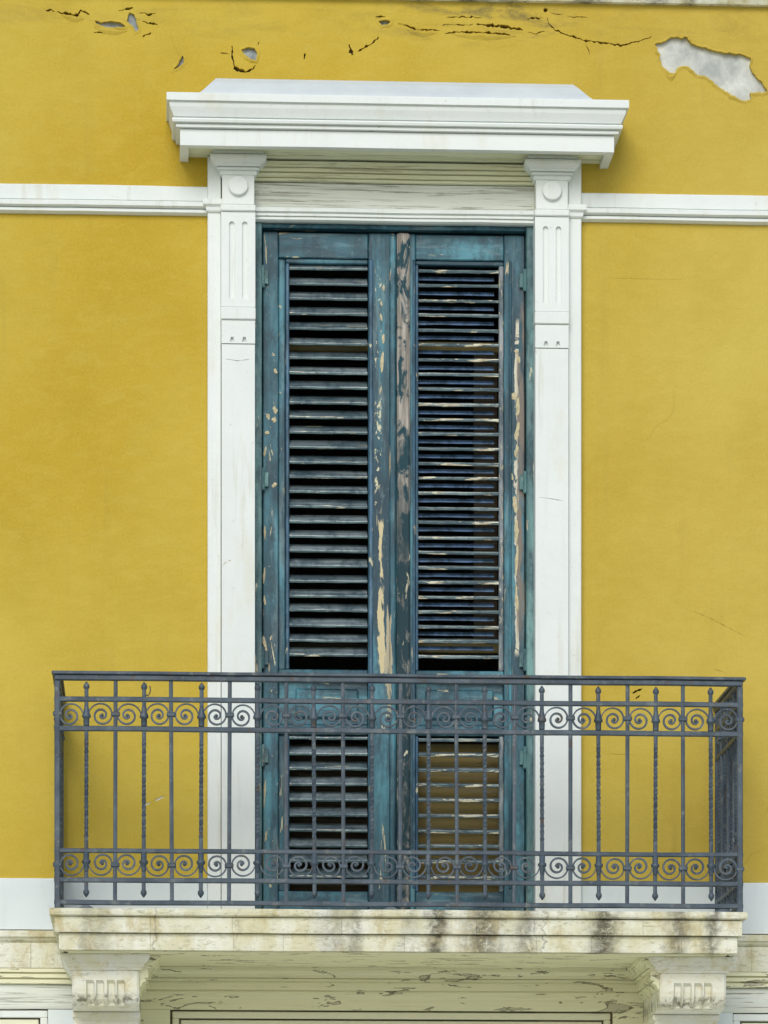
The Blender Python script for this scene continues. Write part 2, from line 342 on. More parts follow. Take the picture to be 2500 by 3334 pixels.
def crack_poly(width, pts, seed):
    P = []
    for i in range(len(pts) - 1):
        (x, z), (x2, z2) = pts[i], pts[i + 1]; n = max(1, int(math.hypot(x2 - x, z2 - z) / 0.006))
        P += [(x + (x2 - x) * j / n, z + (z2 - z) * j / n) for j in range(n)]
    P.append(pts[-1]); up, dn = [], []
    for i, (x, z) in enumerate(P):
        a = P[max(0, i - 1)]; b = P[min(len(P) - 1, i + 1)]; dx, dz = b[0] - a[0], b[1] - a[1]; L = math.hypot(dx, dz) or 1
        nx, nz = -dz / L, dx / L; t = i / (len(P) - 1)
        ww = width * 0.5 * (0.25 + 0.75 * math.sin(math.pi * (0.06 + 0.88 * t))) * (0.75 + 0.8 * noise.noise(Vector((x * 40, z * 40, seed))))
        ww = ww * (0.8 + 0.9 * noise.noise(Vector((x * 130, z * 130, seed + 2)))) * 1.25; ww = max(ww, width * 0.12); j = 0.0055 * noise.noise(Vector((x * 75, z * 75, seed + 5))) if width > 0.004 else 0
        up.append((x + nx * (ww + j), z + nz * (ww + j))); dn.append((x - nx * (ww - j), z - nz * (ww - j)))
    return up + dn[::-1]
def plate(name, outer, holes, y, mat, parent, thick=0.03, rim=None):
    """flat sheet facing -y with real holes; rim[i] is the depth of hole i's edge, or (depth, True) to close its bottom"""
    loops = [outer] + holes; V = []; F = []; idx = []
    for lp in loops:
        idx.append(list(range(len(V), len(V) + len(lp)))); V += [(x, y, z) for x, z in lp]
    tri = tessellate_polygon([[Vector((x, z, 0)) for x, z in lp] for lp in loops])
    F += [tuple(t) for t in tri]
    for k, lp in enumerate(loops):
        d = thick if k == 0 else (rim[k - 1] if rim else thick); close = False
        if isinstance(d, tuple): d, close = d
        s = len(V); V += [(x, y + d, z) for x, z in lp]; n = len(lp)
        for j in range(n): F.append((idx[k][j], idx[k][(j + 1) % n], s + (j + 1) % n, s + j))
        if close:
            for t in tessellate_polygon([[Vector((x, z, 0)) for x, z in lp]]): F.append(tuple(s + q for q in t))
    return link(name, mesh(name, V, F), mat, parent)
def rect(x0, x1, z0, z1): return [(x0, z0), (x1, z0), (x1, z1), (x0, z1)]
def circle(cx, cz, r, n=28): return [(cx + r * math.cos(2 * math.pi * i / n), cz + r * math.sin(2 * math.pi * i / n)) for i in range(n)]
def lathe_bm(bm, prof, cx=0, cy=0, n=10):
    rings = []
    for r, z in prof:
        rings.append([bm.verts.new((cx + r * math.cos(2 * math.pi * i / n), cy + r * math.sin(2 * math.pi * i / n), z)) for i in range(n)])
    for a, b in zip(rings, rings[1:]):
        for i in range(n): bm.faces.new((a[i], a[(i + 1) % n], b[(i + 1) % n], b[i]))
    bm.faces.new(rings[0]); bm.faces.new(rings[-1])
def inst(src, parent, loc=(0, 0, 0), rz=0.0, scale=None):
    o = bpy.data.objects.new(src.name.split('.')[0], src.data); COL.objects.link(o); o.parent = parent
    o.location = loc; o.rotation_euler = (0, 0, rz)
    if scale: o.scale = scale
    return o

# ------------------------------------------------------------------ street
g = mesh("street", [(-300, -300, GROUND), (300, -300, GROUND), (300, 60, GROUND), (-300, 60, GROUND)], [(0, 1, 2, 3)])
st = link("street", g, 'street'); st["kind"] = "structure"; st["label"] = "pale paved street in front of the yellow building"

# ------------------------------------------------------------------ building
B = empty("building", "yellow plastered building with white mouldings round a tall shuttered balcony door", "building")
PATCHES = [
    [(1.174, 3.988), (1.222, 4.005), (1.248, 4.024), (1.321, 4.022), (1.337, 3.996), (1.416, 3.972), (1.500, 3.955), (1.563, 3.953), (1.605, 3.939), (1.610, 3.886), (1.652, 3.835), (1.683, 3.783), (1.626, 3.780), (1.605, 3.777), (1.613, 3.746), (1.568, 3.743), (1.521, 3.765), (1.458, 3.806), (1.416, 3.841), (1.363, 3.859), (1.321, 3.892), (1.279, 3.886), (1.263, 3.859), (1.243, 3.861), (1.201, 3.900), (1.195, 3.947)],
    [(-1.346, 4.053), (-1.310, 4.042), (-1.268, 4.050), (-1.227, 4.045), (-1.201, 4.025), (-1.248, 4.018), (-1.299, 4.023), (-1.336, 4.037)],
    [(-0.689, 3.934), (-0.653, 3.945), (-0.627, 3.942), (-0.615, 3.920), (-0.619, 3.884), (-0.643, 3.886), (-0.669, 3.908)],
    [(-0.995, 3.835), (-0.971, 3.861), (-0.950, 3.903), (-0.941, 3.874), (-0.964, 3.851)],
    [(-0.075, 4.073), (-0.046, 4.077), (-0.017, 4.071), (-0.029, 4.057), (-0.058, 4.050)],
    [(-1.128, 0.548), (-1.097, 0.562), (-1.092, 0.557), (-1.122, 0.542)],
    [(-1.076, 0.572), (-1.038, 0.591), (-1.032, 0.585), (-1.066, 0.567)],
    [(-1.201, 4.052), (-1.186, 4.090), (-1.165, 4.084), (-1.155, 4.044), (-1.145, 4.014), (-1.160, 4.003), (-1.173, 4.029)],
]
CRACKS = [
    (0.0100, [(-1.508, 4.088), (-1.464, 4.080), (-1.423, 4.071), (-1.403, 4.096), (-1.387, 4.090), (-1.363, 4.082)]),
    (0.0070, [(-1.235, 4.099), (-1.207, 4.104), (-1.170, 4.112)]),
    (0.0120, [(-1.129, 3.987), (-1.111, 3.993), (-1.091, 4.002)]),
    (0.0050, [(-0.781, 3.916), (-0.757, 3.918), (-0.740, 3.915)]),
    (0.0070, [(-1.560, 4.094), (-1.535, 4.096), (-1.520, 4.090)]),
    (0.0090, [(-1.142, 4.086), (-1.120, 4.090), (-1.095, 4.084), (-1.07, 4.088)]),
    (0.0080, [(-1.128, 4.052), (-1.10, 4.045), (-1.06, 4.040)]),
    (0.0060, [(-1.345, 4.002), (-1.30, 3.998), (-1.262, 4.001)]),
    (0.0050, [(0.215, 4.060), (0.26, 4.066), (0.32, 4.062), (0.352, 4.066)]),
    (0.0050, [(0.600, 4.036), (0.64, 4.032), (0.676, 4.040)]),
    (0.0040, [(0.700, 4.126), (0.73, 4.118), (0.765, 4.120)]),
    (0.0035, [(0.860, 3.985), (0.875, 3.962), (0.88, 3.94)]),
    (0.0100, [(-0.725, 3.949), (-0.729, 3.902), (-0.720, 3.866), (-0.710, 3.845), (-0.669, 3.836), (-0.632, 3.847), (-0.623, 3.866)]),
    (0.0050, [(-0.607, 3.970), (-0.613, 3.956)]),
    (0.0090, [(-0.401, 3.923), (-0.405, 3.911), (-0.409, 3.898)]),
    (0.0160, [(-0.203, 3.966), (-0.194, 3.940), (-0.187, 3.919)]),
    (0.0080, [(-0.165, 3.936), (-0.134, 3.953), (-0.103, 3.972), (-0.071, 4.002)]),
    (0.0070, [(-0.085, 4.090), (-0.061, 4.093), (-0.040, 4.092)]),
    (0.0060, [(0.234, 4.094), (0.297, 4.100), (0.390, 4.097)]),
    (0.0060, [(0.015, 4.066), (0.057, 4.054), (0.099, 4.038), (0.203, 4.038)]),
    (0.0120, [(0.370, 4.068), (0.411, 4.063), (0.474, 4.062), (0.537, 4.051), (0.578, 4.047)]),
    (0.0090, [(0.229, 4.020), (0.265, 4.029), (0.307, 4.032), (0.370, 4.029), (0.443, 4.029), (0.495, 4.023), (0.537, 4.013)]),
    (0.0140, [(0.674, 4.143), (0.683, 4.128)]),
    (0.0070, [(0.687, 4.101), (0.698, 4.070), (0.724, 4.048), (0.787, 4.023), (0.860, 4.003), (0.944, 3.994), (1.028, 3.983), (1.091, 4.002), (1.159, 4.024)]),
    (0.0070, [(0.599, 4.095), (0.635, 4.100), (0.660, 4.099)]),
    (0.0050, [(0.777, 4.111), (0.819, 4.108), (0.871, 4.107)]),
    (0.0018, [(1.353, 1.441), (1.451, 1.397), (1.584, 1.330)]),
    (0.0018, [(1.439, 1.181), (1.501, 1.165)]),
    (0.0016, [(0.934, 0.794), (1.007, 0.794), (1.089, 0.792)]),
    (0.0120, [(1.074, 1.069), (1.095, 1.081), (1.118, 1.089)]),
    (0.0090, [(1.087, 1.042), (1.098, 1.054), (1.108, 1.058)]),
    (0.0014, [(0.964, 2.936), (1.103, 2.934), (1.297, 2.935)]),
]
OH = 0.63                                     # half width of the door opening
holes, rims = [], []
for i, p in enumerate(PATCHES):
    holes.append(ragged(p, 0.007, 0.008 if i == 0 else 0.005 if i not in (5, 6) else 0.001, i * 3.1)); rims.append(0.009 if i in (5, 6) else 0.02)
for i, (wd, pts) in enumerate(CRACKS):
    holes.append(crack_poly(wd * (1.5 if pts[0][1] > 3.8 and wd > 0.004 else 1.0), pts, i * 1.7)); rims.append(0.03)
WX = 4.2
plate("wall", [(-WX, 0.2), (-OH, 0.2), (-OH, 3.48), (OH, 3.48), (OH, 0.2), (WX, 0.2), (WX, 5.4), (-WX, 5.4)], holes, 0.0, 'yellow', B, 0.30, rims)
for i in range(len(PATCHES)):
    xs = [p[0] for p in PATCHES[i]]; zs = [p[1] for p in PATCHES[i]]
    n = 14; x0, x1, z0, z1 = min(xs) - 0.01, max(xs) + 0.01, min(zs) - 0.01, max(zs) + 0.01; V = []; F = []
    for a in range(n + 1):
        for b in range(n + 1):
            x = x0 + (x1 - x0) * a / n; z = z0 + (z1 - z0) * b / n
            V.append((x, (0.006 if i in (5, 6) else 0.014) + 0.005 * noise.noise(Vector((x * 16, z * 16, 2.0))), z))
    F = [(a * (n + 1) + b, (a + 1) * (n + 1) + b, (a + 1) * (n + 1) + b + 1, a * (n + 1) + b + 1) for a in range(n) for b in range(n)]
    o = link("bare_render_patch", mesh("bare_render_patch", V, F), 'band' if i in (5, 6) else 'render' if i == 0 else 'render_dark', B, True)
    if i == 0: o["label"] = "large ragged patch of bare grey render at upper right"
for x0, x1 in ((-WX + 0.01, -OH - 0.02), (OH + 0.02, WX - 0.01)):
    box("wall_core", x0, x1, 0.04, 0.28, -0.5, 5.35, 'core', B, 0)
box("wall_core", -OH - 0.019, OH + 0.019, 0.04, 0.28, 3.17, 5.35, 'core', B, 0)
# curled lips of paint along the biggest cracks
for (x, z, L, a) in ((-1.27, 4.012, 0.15, -0.10), (0.40, 4.019, 0.30, -0.02), (0.12, 4.028, 0.13, -0.1), (-1.44, 4.066, 0.10, -0.2), (1.25, 3.855, 0.05, 0.2)):
    V = []; F = []; n = 16
    for i in range(n + 1):
        t = i / n; s = math.sin(math.pi * t); px = x + (t - 0.5) * L; pz = z + (t - 0.5) * L * a + 0.006 * noise.noise(Vector((px * 22, z, 3)))
        V += [(px, -0.001, pz - 0.022 * s), (px, -0.005 * s - 0.001, pz - 0.010 * s), (px, -0.013 * s - 0.001, pz + 0.002 * s), (px, -0.002, pz - 0.006 * s)]
    for i in range(n):
        for j in range(3): q = i * 4 + j; F.append((q, q + 1, q + 5, q + 4))
    link("curled_paint_flake", mesh("curled_paint_flake", V, F), 'yellow', B, True)

# plaster lifting round the bare patches
for i, lp in enumerate(holes[:len(PATCHES)]):
    if i in (5, 6): continue
    n = len(lp); V = []; F = []
    cxm = sum(p[0] for p in lp) / n; czm = sum(p[1] for p in lp) / n
    area = sum(lp[k][0] * lp[(k + 1) % n][1] - lp[(k + 1) % n][0] * lp[k][1] for k in range(n)); sg = 1 if area > 0 else -1
    for k, (x, z) in enumerate(lp):
        a, b = lp[k - 3], lp[(k + 3) % n]; dx, dz = b[0] - a[0], b[1] - a[1]; L = math.hypot(dx, dz) or 1
        nx, nz = sg * dz / L, -sg * dx / L
        lift = max(0.0, 0.006 + 0.012 * noise.noise(Vector((x * 14, z * 14, i)))) * (1.0 if i == 0 else 0.7)
        wd = 0.010 + 0.012 * abs(noise.noise(Vector((x * 20, z * 20, i + 4.0))))
        V += [(x + nx * wd, -0.0004, z + nz * wd), (x + nx * wd * 0.4, -0.0006 - lift * 0.6, z + nz * wd * 0.4), (x - nx * 0.001, -0.0008 - lift, z - nz * 0.001), (x + nx * 0.0015, 0.004, z + nz * 0.0015)]
    for k in range(n):
        for j in range(3): a = k * 4 + j; b = ((k + 1) % n) * 4 + j; F.append((a, a + 1, b + 1, b))
    link("lifted_plaster_edge", mesh("lifted_plaster_edge", V, F), 'yellow', B, True)
# eaves moulding high up
run("eaves_moulding", [(0.02, 4.168), (-0.03, 4.168), (-0.04, 4.185), (-0.05, 4.20), (-0.05, 4.26), (-0.09, 4.30), (-0.09, 4.36), (0.02, 4.36)], -WX, WX, 'slab', B)
# string courses left and right of the surround
SC = [(0.01, 3.312), (-0.018, 3.312), (-0.022, 3.306), (-0.022, 3.247), (-0.012, 3.246), (-0.012, 3.241), (-0.035, 3.240), (-0.046, 3.232), (-0.046, 3.216), (-0.036, 3.210), (-0.018, 3.209), (-0.018, 3.205), (-0.031, 3.204), (-0.031, 3.192), (-0.014, 3.184), (0.01, 3.184)]
for x0, x1 in ((-WX, -0.8385), (0.8385, WX)): run("string_course", SC, x0, x1, 'white', B, 0.002)

# ------------------------------------------------------------------ cornice over the door
C = bpy.data.objects.new("cornice", None); COL.objects.link(C); C.parent = B
uret("fascia", 0.712, 0.0, [(0.238, 3.501), (0.250, 3.498), (0.250, 3.428), (0.212, 3.426), (0.212, 3.452)], 'white', C)
uret("crown_moulding", 0.712, 0.0, [(0.308, 3.642), (0.310, 3.638), (0.310, 3.608), (0.294, 3.606), (0.294, 3.602), (0.299, 3.600), (0.295, 3.584), (0.284, 3.560), (0.278, 3.546), (0.264, 3.545), (0.264, 3.541), (0.283, 3.539), (0.286, 3.532), (0.283, 3.522), (0.260, 3.520), (0.260, 3.516), (0.268, 3.515), (0.268, 3.504), (0.236, 3.5015)], 'white', C)
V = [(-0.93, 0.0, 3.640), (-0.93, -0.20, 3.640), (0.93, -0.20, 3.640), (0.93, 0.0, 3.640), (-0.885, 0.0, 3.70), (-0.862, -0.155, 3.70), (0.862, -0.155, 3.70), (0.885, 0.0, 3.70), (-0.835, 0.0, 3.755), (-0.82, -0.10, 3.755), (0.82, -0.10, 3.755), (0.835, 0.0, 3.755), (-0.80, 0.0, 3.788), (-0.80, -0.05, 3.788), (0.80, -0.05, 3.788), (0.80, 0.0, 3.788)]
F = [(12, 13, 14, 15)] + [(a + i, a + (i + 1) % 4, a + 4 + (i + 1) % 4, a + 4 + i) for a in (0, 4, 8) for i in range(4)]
link("weathering_cap", mesh("weathering_cap", V, F), 'cap_tint', C)
box("soffit_panel", -0.926, 0.926, -0.214, 0.01, 3.448, 3.47, 'frieze', C, 0.002)
# ------------------------------------------------------------------ pilasters
def pilaster(s):
    P = bpy.data.objects.new("pilaster", None); COL.objects.link(P); P.parent = B
    X = lambda a, b: (a, b) if s > 0 else (-b, -a)
    a, b = X(0.626, 0.778); c = (a + b) / 2
    # shaft: fluted length with two grooves, then a plain shaft with two guttae notches
    fl = [[(c + o - 0.012, 2.800), (c + o + 0.012, 2.800), (c + o + 0.012, 3.134), (c + o + 0.006, 3.142), (c + o - 0.006, 3.142), (c + o - 0.012, 3.134)] for o in (-0.029, 0.029)]
    plate("fluted_panel", rect(a, b, 2.762, 3.184), fl, -0.080, 'white', P, 0.115, [(0.012, True)] * 2)
    box("fillet_band", a - 0.002, b + 0.002, -0.088, 0.0, 2.704, 2.7595, 'white', P, 0.004)
    nt = [[(c + o - 0.010, 2.606), (c + o + 0.010, 2.606), (c + o + 0.006, 2.628), (c + o - 0.006, 2.628)] for o in (-0.027, 0.027)]
    plate("guttae_block", rect(a + 0.001, b - 0.001, 2.599, 2.702), nt, -0.079, 'white', P, 0.115, [(0.016, True)] * 2)
    cr = [crack_poly(0.0035, [(a + 0.02, 1.93), (c - 0.01, 1.925), (c + 0.05, 1.915)] if s > 0 else [(a + 0.02, 2.53), (c, 2.522), (c + 0.05, 2.53)], 3.0)]
    plate("shaft", rect(a + 0.002, b - 0.002, -0.01, 2.596), cr, -0.074, 'white', P, 0.110, [(0.012, True)])
    # block with roundel, neck mouldings and capital
    box("neck_band", a - 0.003, b + 0.003, -0.090, 0.0, 3.186, 3.216, 'white', P, 0.005)
    box("capital_block", a + 0.004, b - 0.004, -0.078, 0.0, 3.219, 3.36, 'white', P, 0.002)
    bm = bmesh.new(); lathe_bm(bm, [(0.044, 0.0), (0.044, 0.013), (0.041, 0.017), (0.034, 0.018), (0.004, 0.0182)], n=32)
    for v in bm.verts: v.co = (c + v.co.x, -0.078 - v.co.z, 3.300 + v.co.y)
    link("roundel", from_bm("roundel", bm), 'white', P)
    uret("capital", 0.068, 0.070, [(0.044, 3.4475), (0.044, 3.436), (0.034, 3.434), (0.034, 3.430), (0.056, 3.429), (0.058, 3.420), (0.054, 3.408), (0.044, 3.398), (0.034, 3.392), (0.030, 3.384), (0.016, 3.383), (0.016, 3.379), (0.026, 3.378), (0.024, 3.370), (0.012, 3.368), (0.012, 3.364), (0.016, 3.363), (0.014, 3.350), (0.002, 3.347)], 'white', P, c, 0.0006, 0.03)
    # back strip beside the shaft, carrying the string course round as a little impost
    a2, b2 = X(0.7785, 0.838)
    box("back_strip", a2, b2, -0.044, 0.0, -0.01, 3.44, 'white', P, 0.003)
    uret("impost", (b2 - a2) / 2 - 0.006 + 0.0, 0.044, [(0.006, 3.252), (0.022, 3.246), (0.026, 3.236), (0.026, 3.222), (0.014, 3.212), (0.012, 3.196), (0.006, 3.190)], 'white', P, (a2 + b2) / 2, 0.0005, 0.03)
    return P
pilaster(-1); pilaster(1)
# ------------------------------------------------------------------ boarded frieze over the shutters
FZ = bpy.data.objects.new("frieze", None); COL.objects.link(FZ); FZ.parent = B
run("bed_moulding", [(0.01, 3.472), (-0.075, 3.472), (-0.075, 3.458), (-0.045, 3.457), (-0.045, 3.453), (-0.060, 3.452), (-0.060, 3.438), (0.01, 3.438)], -0.63, 0.63, 'frieze', FZ, 0.0015)
run("upper_board", [(0.02, 3.430), (-0.036, 3.428), (-0.038, 3.404), (-0.020, 3.402), (-0.020, 3.398), (-0.031, 3.397), (-0.031, 3.384), (-0.010, 3.382), (-0.010, 3.378), (-0.024, 3.377), (-0.024, 3.361), (-0.006, 3.360), (-0.006, 3.356), (-0.016, 3.355), (-0.014, 3.346), (0.02, 3.345)], -0.63, 0.63, 'frieze', FZ, 0.002)
run("weathered_board", [(0.03, 3.341), (0.004, 3.341), (0.004, 3.236), (0.03, 3.236)], -0.63, 0.63, 'frieze_grey', FZ, 0.003)
run("architrave_moulding", [(0.03, 3.231), (-0.010, 3.231), (-0.026, 3.224), (-0.026, 3.207), (-0.010, 3.204), (-0.010, 3.199), (-0.022, 3.198), (-0.022, 3.188), (-0.008, 3.187), (-0.008, 3.183), (-0.018, 3.182), (-0.018, 3.172), (-0.006, 3.166), (0.03, 3.166)], -0.63, 0.63, 'white', FZ, 0.002)
# plinth bands behind the balcony
for x0, x1 in ((-WX, -0.839), (0.839, WX)): run("plinth_band", [(0.02, 0.217), (-0.010, 0.217), (-0.013, 0.212), (-0.013, -0.012), (0.02, -0.012)], x0, x1, 'band', B, 0.002)
# the dark room behind the shutters
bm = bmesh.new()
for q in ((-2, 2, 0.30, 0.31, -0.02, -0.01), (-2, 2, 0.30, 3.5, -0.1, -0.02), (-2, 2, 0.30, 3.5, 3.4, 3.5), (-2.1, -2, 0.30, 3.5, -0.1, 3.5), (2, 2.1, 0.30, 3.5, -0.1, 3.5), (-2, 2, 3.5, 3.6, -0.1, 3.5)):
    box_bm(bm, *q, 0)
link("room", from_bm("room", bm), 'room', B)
box("threshold", -OH, OH, -0.02, 0.30, -0.04, 0.02, 'slab', B, 0.004)

# ------------------------------------------------------------------ teal door frame
DF = bpy.data.objects.new("door_frame", None); COL.objects.link(DF); DF.parent = B
box("jamb", -0.631, -0.594, 0.010, 0.14, 0.02, 3.165, 'frame', DF, 0.004)
box("jamb", 0.596, 0.631, 0.010, 0.14, 0.02, 3.165, 'frame', DF, 0.004)
run("head", [(0.14, 3.163), (0.020, 3.163), (0.016, 3.155), (0.022, 3.146), (0.14, 3.146)], -0.593, 0.595, 'rail', DF, 0.003)

# ------------------------------------------------------------------ shutters
def slat_mesh(x0, x1, depth, rise, th, seed, mats):
    """louvre blade: front edge at z=0, rising towards the room; the front edge is worn wavy"""
    n = 22; V = []; F = []; mi = []
    for i in range(n + 1):
        x = x0 + (x1 - x0) * i / n
        w1 = 0.0022 * noise.noise(Vector((x * 14, seed * 5.3, 1))) + 0.0012 * noise.noise(Vector((x * 45, seed * 3.3, 2)))
        w2 = 0.0022 * noise.noise(Vector((x * 11, seed * 7.7, 5)))
        V += [(x, 0.0035, th * 0.55 + w1), (x, 0.0, th * 0.20 + w1), (x, 0.0, -th * 0.4 + w2), (x, 0.002, -th * 0.5 + w2), (x, depth, rise - th * 0.4), (x, depth, rise + th * 0.5)]
    for i in range(n):
        for j in range(6):
            a = i * 6 + j; b = i * 6 + (j + 1) % 6; F.append((a, b, b + 6, a + 6)); mi.append(2 if j == 0 else 1 if j in (1, 2) else 0)
    F += [tuple(range(6)), tuple(n * 6 + j for j in range(6))]; mi += [0, 0]
    me = bpy.data.meshes.new("slat"); me.from_pydata(V, [], F); me.update()
    bm = bmesh.new(); bm.from_mesh(me); bmesh.ops.recalc_face_normals(bm, faces=bm.faces); bm.to_mesh(me); bm.free()
    for m in mats: me.materials.append(M[m])
    for p, k in zip(me.polygons, mi): p.material_index = k
    return me
YF = 0.058                                     # front face of the shutters, back from the wall face
def shutter(left):
    T = empty("shutter", "left louvred teal shutter with darker evenly tilted slats" if left else "right louvred teal shutter with chipped flatter slats and grey centre batten", "shutter", "shutters of the balcony door")
    T.location = (-0.59 if left else 0.593, 0.08, 0.02); o0 = Vector(T.location)
    st_ = 'stile_left' if left else 'stile_right'
    def bx(name, x0, x1, z0, z1, mat, y0=YF, y1=YF + 0.045, bev=0.004):
        o = box(name, x0, x1, y0, y1, z0, z1, mat, T, bev); o.location = -o0; return o
    if left: xa, xb, xc, xd = -0.589, -0.487, -0.114, 0.010
    else: xa, xb, xc, xd = 0.012, 0.098, 0.498, 0.592
    if left:
        bx("stile", xa, xb - 0.032, 0.028, 3.138, st_); bx("rebate", xb - 0.0315, xb - 0.0005, 1.173, 3.0215, st_, YF + 0.018); bx("rebate", xb - 0.0315, xb - 0.0005, 0.176, 0.8795, st_, YF + 0.018); bx("stile", xc, xd, 0.028, 3.138, st_)
        bx("stile_moulding", xc + 0.002, xc + 0.020, 0.19, 3.02, 'bead', YF - 0.006, YF - 0.0005, 0.005); bx("stile_moulding", xd - 0.030, xd - 0.001, 0.03, 3.13, st_, YF - 0.008, YF - 0.0005, 0.006)
    else:
        bx("stile", xa, xb, 0.028, 3.138, st_); bx("stile", xc, xd, 0.028, 3.138, st_)
        bx("stile_moulding", xb - 0.013, xb - 0.001, 0.19, 3.02, 'bead', YF - 0.006, YF - 0.0005, 0.004); bx("stile_moulding", xc + 0.022, xc + 0.034, 0.19, 3.02, st_, YF - 0.006, YF - 0.0005, 0.004)
    e = 0.001; xr = xb - 0.032 if left else xb
    bx("top_rail", xr + e, xc - e, 3.022, 3.136, 'rail', YF + 0.002)
    bx("middle_rail", xr + e, xc - e, 1.120, 1.172, 'rail', YF + 0.002)
    bx("middle_rail", xr + e, xc - e, 0.880, 0.925, 'rail', YF + 0.002)
    p = bx("middle_panel", xr + e, xc - e, 0.926, 1.119, 'rail', YF + 0.022)
    q = bx("raised_field", xb + 0.045, xc - 0.045, 0.955, 1.088, 'rail', YF + 0.010, YF + 0.0215, 0.008); q.parent = p; q.location = (0, 0, 0)
    bx("bottom_rail", xr + e, xc - e, 0.030, 0.175, 'rail', YF + 0.002)
    p = bx("drip_moulding", xb - 0.03, xc + 0.03, 1.125, 1.150, 'rail', YF - 0.016, YF - 0.0005, 0.006)
    # beads round the louvre openings
    la, lb = xb + (0.018 if left else 0.014), xc - (0.004 if left else 0.006)
    for z0, z1 in ((1.173, 3.0), (0.176, 0.879)):
        bx("bead", xb + e, la - e, z0, z1, 'bead' if not left else 'bead', YF + 0.008)
        if not left: bx("bead", xc - 0.022, xc - e, z0, z1, 'bead_pale', YF + 0.006)
    bx("head_bead", xb + e, xc - e, 3.0005, 3.0215, 'rail', YF + 0.012)
    if not left: lb = xc - 0.023
    # slats
    if left: meshes = [slat_mesh(la, lb, 0.056, 0.037, 0.012, k, ('slat', 'slat_edge', 'slat_lip')) for k in range(9)]
    else: meshes = [slat_mesh(la, lb, 0.042, 0.011, 0.0140, 20 + k, ('slat', 'slat_edge_r', 'slat_lip_r')) for k in range(9)]
    lit_strip = [slat_mesh(la - 0.003, lb - 0.018, 0.016, 0.012, 0.009, 40 + k, ('lit_strip', 'lit_strip', 'lit_strip')) for k in range(4)] if not left else []  # added strips standing in for the lit blue inside each gap
    rr = random.Random(3 if left else 4)
    def slat(z, k, up=True):
        s = bpy.data.objects.new("slat", meshes[k % 9]); COL.objects.link(s); s.parent = T
        s.location = (-o0.x, YF + 0.006 - o0.y, z - o0.z); xm = (la + lb) / 2
        a = rr.uniform(-0.004, 0.004); s.rotation_euler = (rr.uniform(-0.05, 0.05), a, 0); s.location.z += xm * a
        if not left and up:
            r = bpy.data.objects.new("added_lit_strip", lit_strip[k % 4]); COL.objects.link(r); r.parent = T
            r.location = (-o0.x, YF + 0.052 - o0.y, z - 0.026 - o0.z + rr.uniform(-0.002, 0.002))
    order = list(range(9)); 
    for i in range(27):
        if i % 9 == 0: rr.shuffle(order)
        slat(2.973 - 0.0668 * i + rr.uniform(-0.002, 0.002), order[i % 9], i < 26)
    for i in range(10):
        if i % 9 == 0: rr.shuffle(order)
        slat(0.862 - 0.0690 * i + rr.uniform(-0.002, 0.002), order[i % 9], False)
    if not left:
        # batten that covers the joint between the leaves
        b = bx("batten", 0.014, 0.073, 0.03, 3.136, 'greywood', YF - 0.022, YF - 0.0005, 0.008)
        b["label"] = "bare grey weathered wooden batten"
    # lost flakes of paint showing pale wood, (centre x, centre z, width, height)
    if left: chips = [(-.534, 2.337, .020, .035), (-.566, 2.306, .020, .025), (-.537, 2.292, .025, .025), (-.571, 2.233, .022, .017), (-.579, 2.150, .012, .042), (-.537, 1.998, .020, .022), (-.531, 2.510, .017, .020), (-.580, 1.784, .010, .055), (-.582, 1.590, .012, .070), (-.580, 1.480, .010, .042), (-.579, 1.272, .018, .083), (-.046, 2.662, .014, .042), (-.052, 2.558, .014, .090), (-.056, 2.760, .012, .035), (-.045, 2.890, .010, .028), (-.056, 2.820, .010, .020), (-.06, 2.43, .008, .03), (-.58, .62, .008, .12), (-.575, .42, .010, .05)]
    else: chips = [(.553, 2.613, .018, .016), (.564, 2.578, .018, .028), (.543, 2.413, .038, .032), (.560, 2.364, .018, .083), (.557, 2.254, .021, .076), (.554, 2.164, .016, .055), (.549, 1.922, .022, .069), (.554, 1.804, .020, .097), (.557, 1.673, .018, .138), (.556, 1.50, .014, .11), (.535, 2.05, .012, .03), (.53, 1.86, .010, .03)]
    rc = random.Random(8)
    for cx_, cz_, cw, chh in chips:
        n = 14; V = []; sk = rc.uniform(-0.4, 0.4)
        for i in range(n):
            a = 2 * math.pi * i / n; q = rc.uniform(0.45, 1.3)
            px = math.cos(a) * cw * 0.5 * q; pz = math.sin(a) * chh * 0.55 * rc.uniform(0.7, 1.2); px += sk * cw * math.sin(a)
            V.append((px, -0.0005 - rc.uniform(0.0, 0.0035), pz))
        F = [tuple(range(n))]; V += [(x, 0.0, z) for x, y, z in V]; F += [(i, (i + 1) % n, n + (i + 1) % n, n + i) for i in range(n)]
        o = link("paint_chip", mesh("paint_chip", V, F), 'chip', T); o.location = Vector((cx_, YF, cz_)) - o0
    # hinges
    hx = -0.592 if left else 0.594
    for z in (2.93, 2.02, 1.22, 0.78):
        bm = bmesh.new(); lathe_bm(bm, [(0.009, -0.05), (0.012, -0.046), (0.012, 0.046), (0.009, 0.05)], n=10)
        for v in bm.verts: v.co = (v.co.x + hx, v.co.y + 0.040, v.co.z + z)
        box_bm(bm, hx - 0.028, hx + 0.028, 0.0405, 0.047, z - 0.032, z + 0.032, 0.002)
        o = link("hinge", from_bm("hinge", bm), 'frame', T); o.location = -o0
    return T
shutter(True); shutter(False)

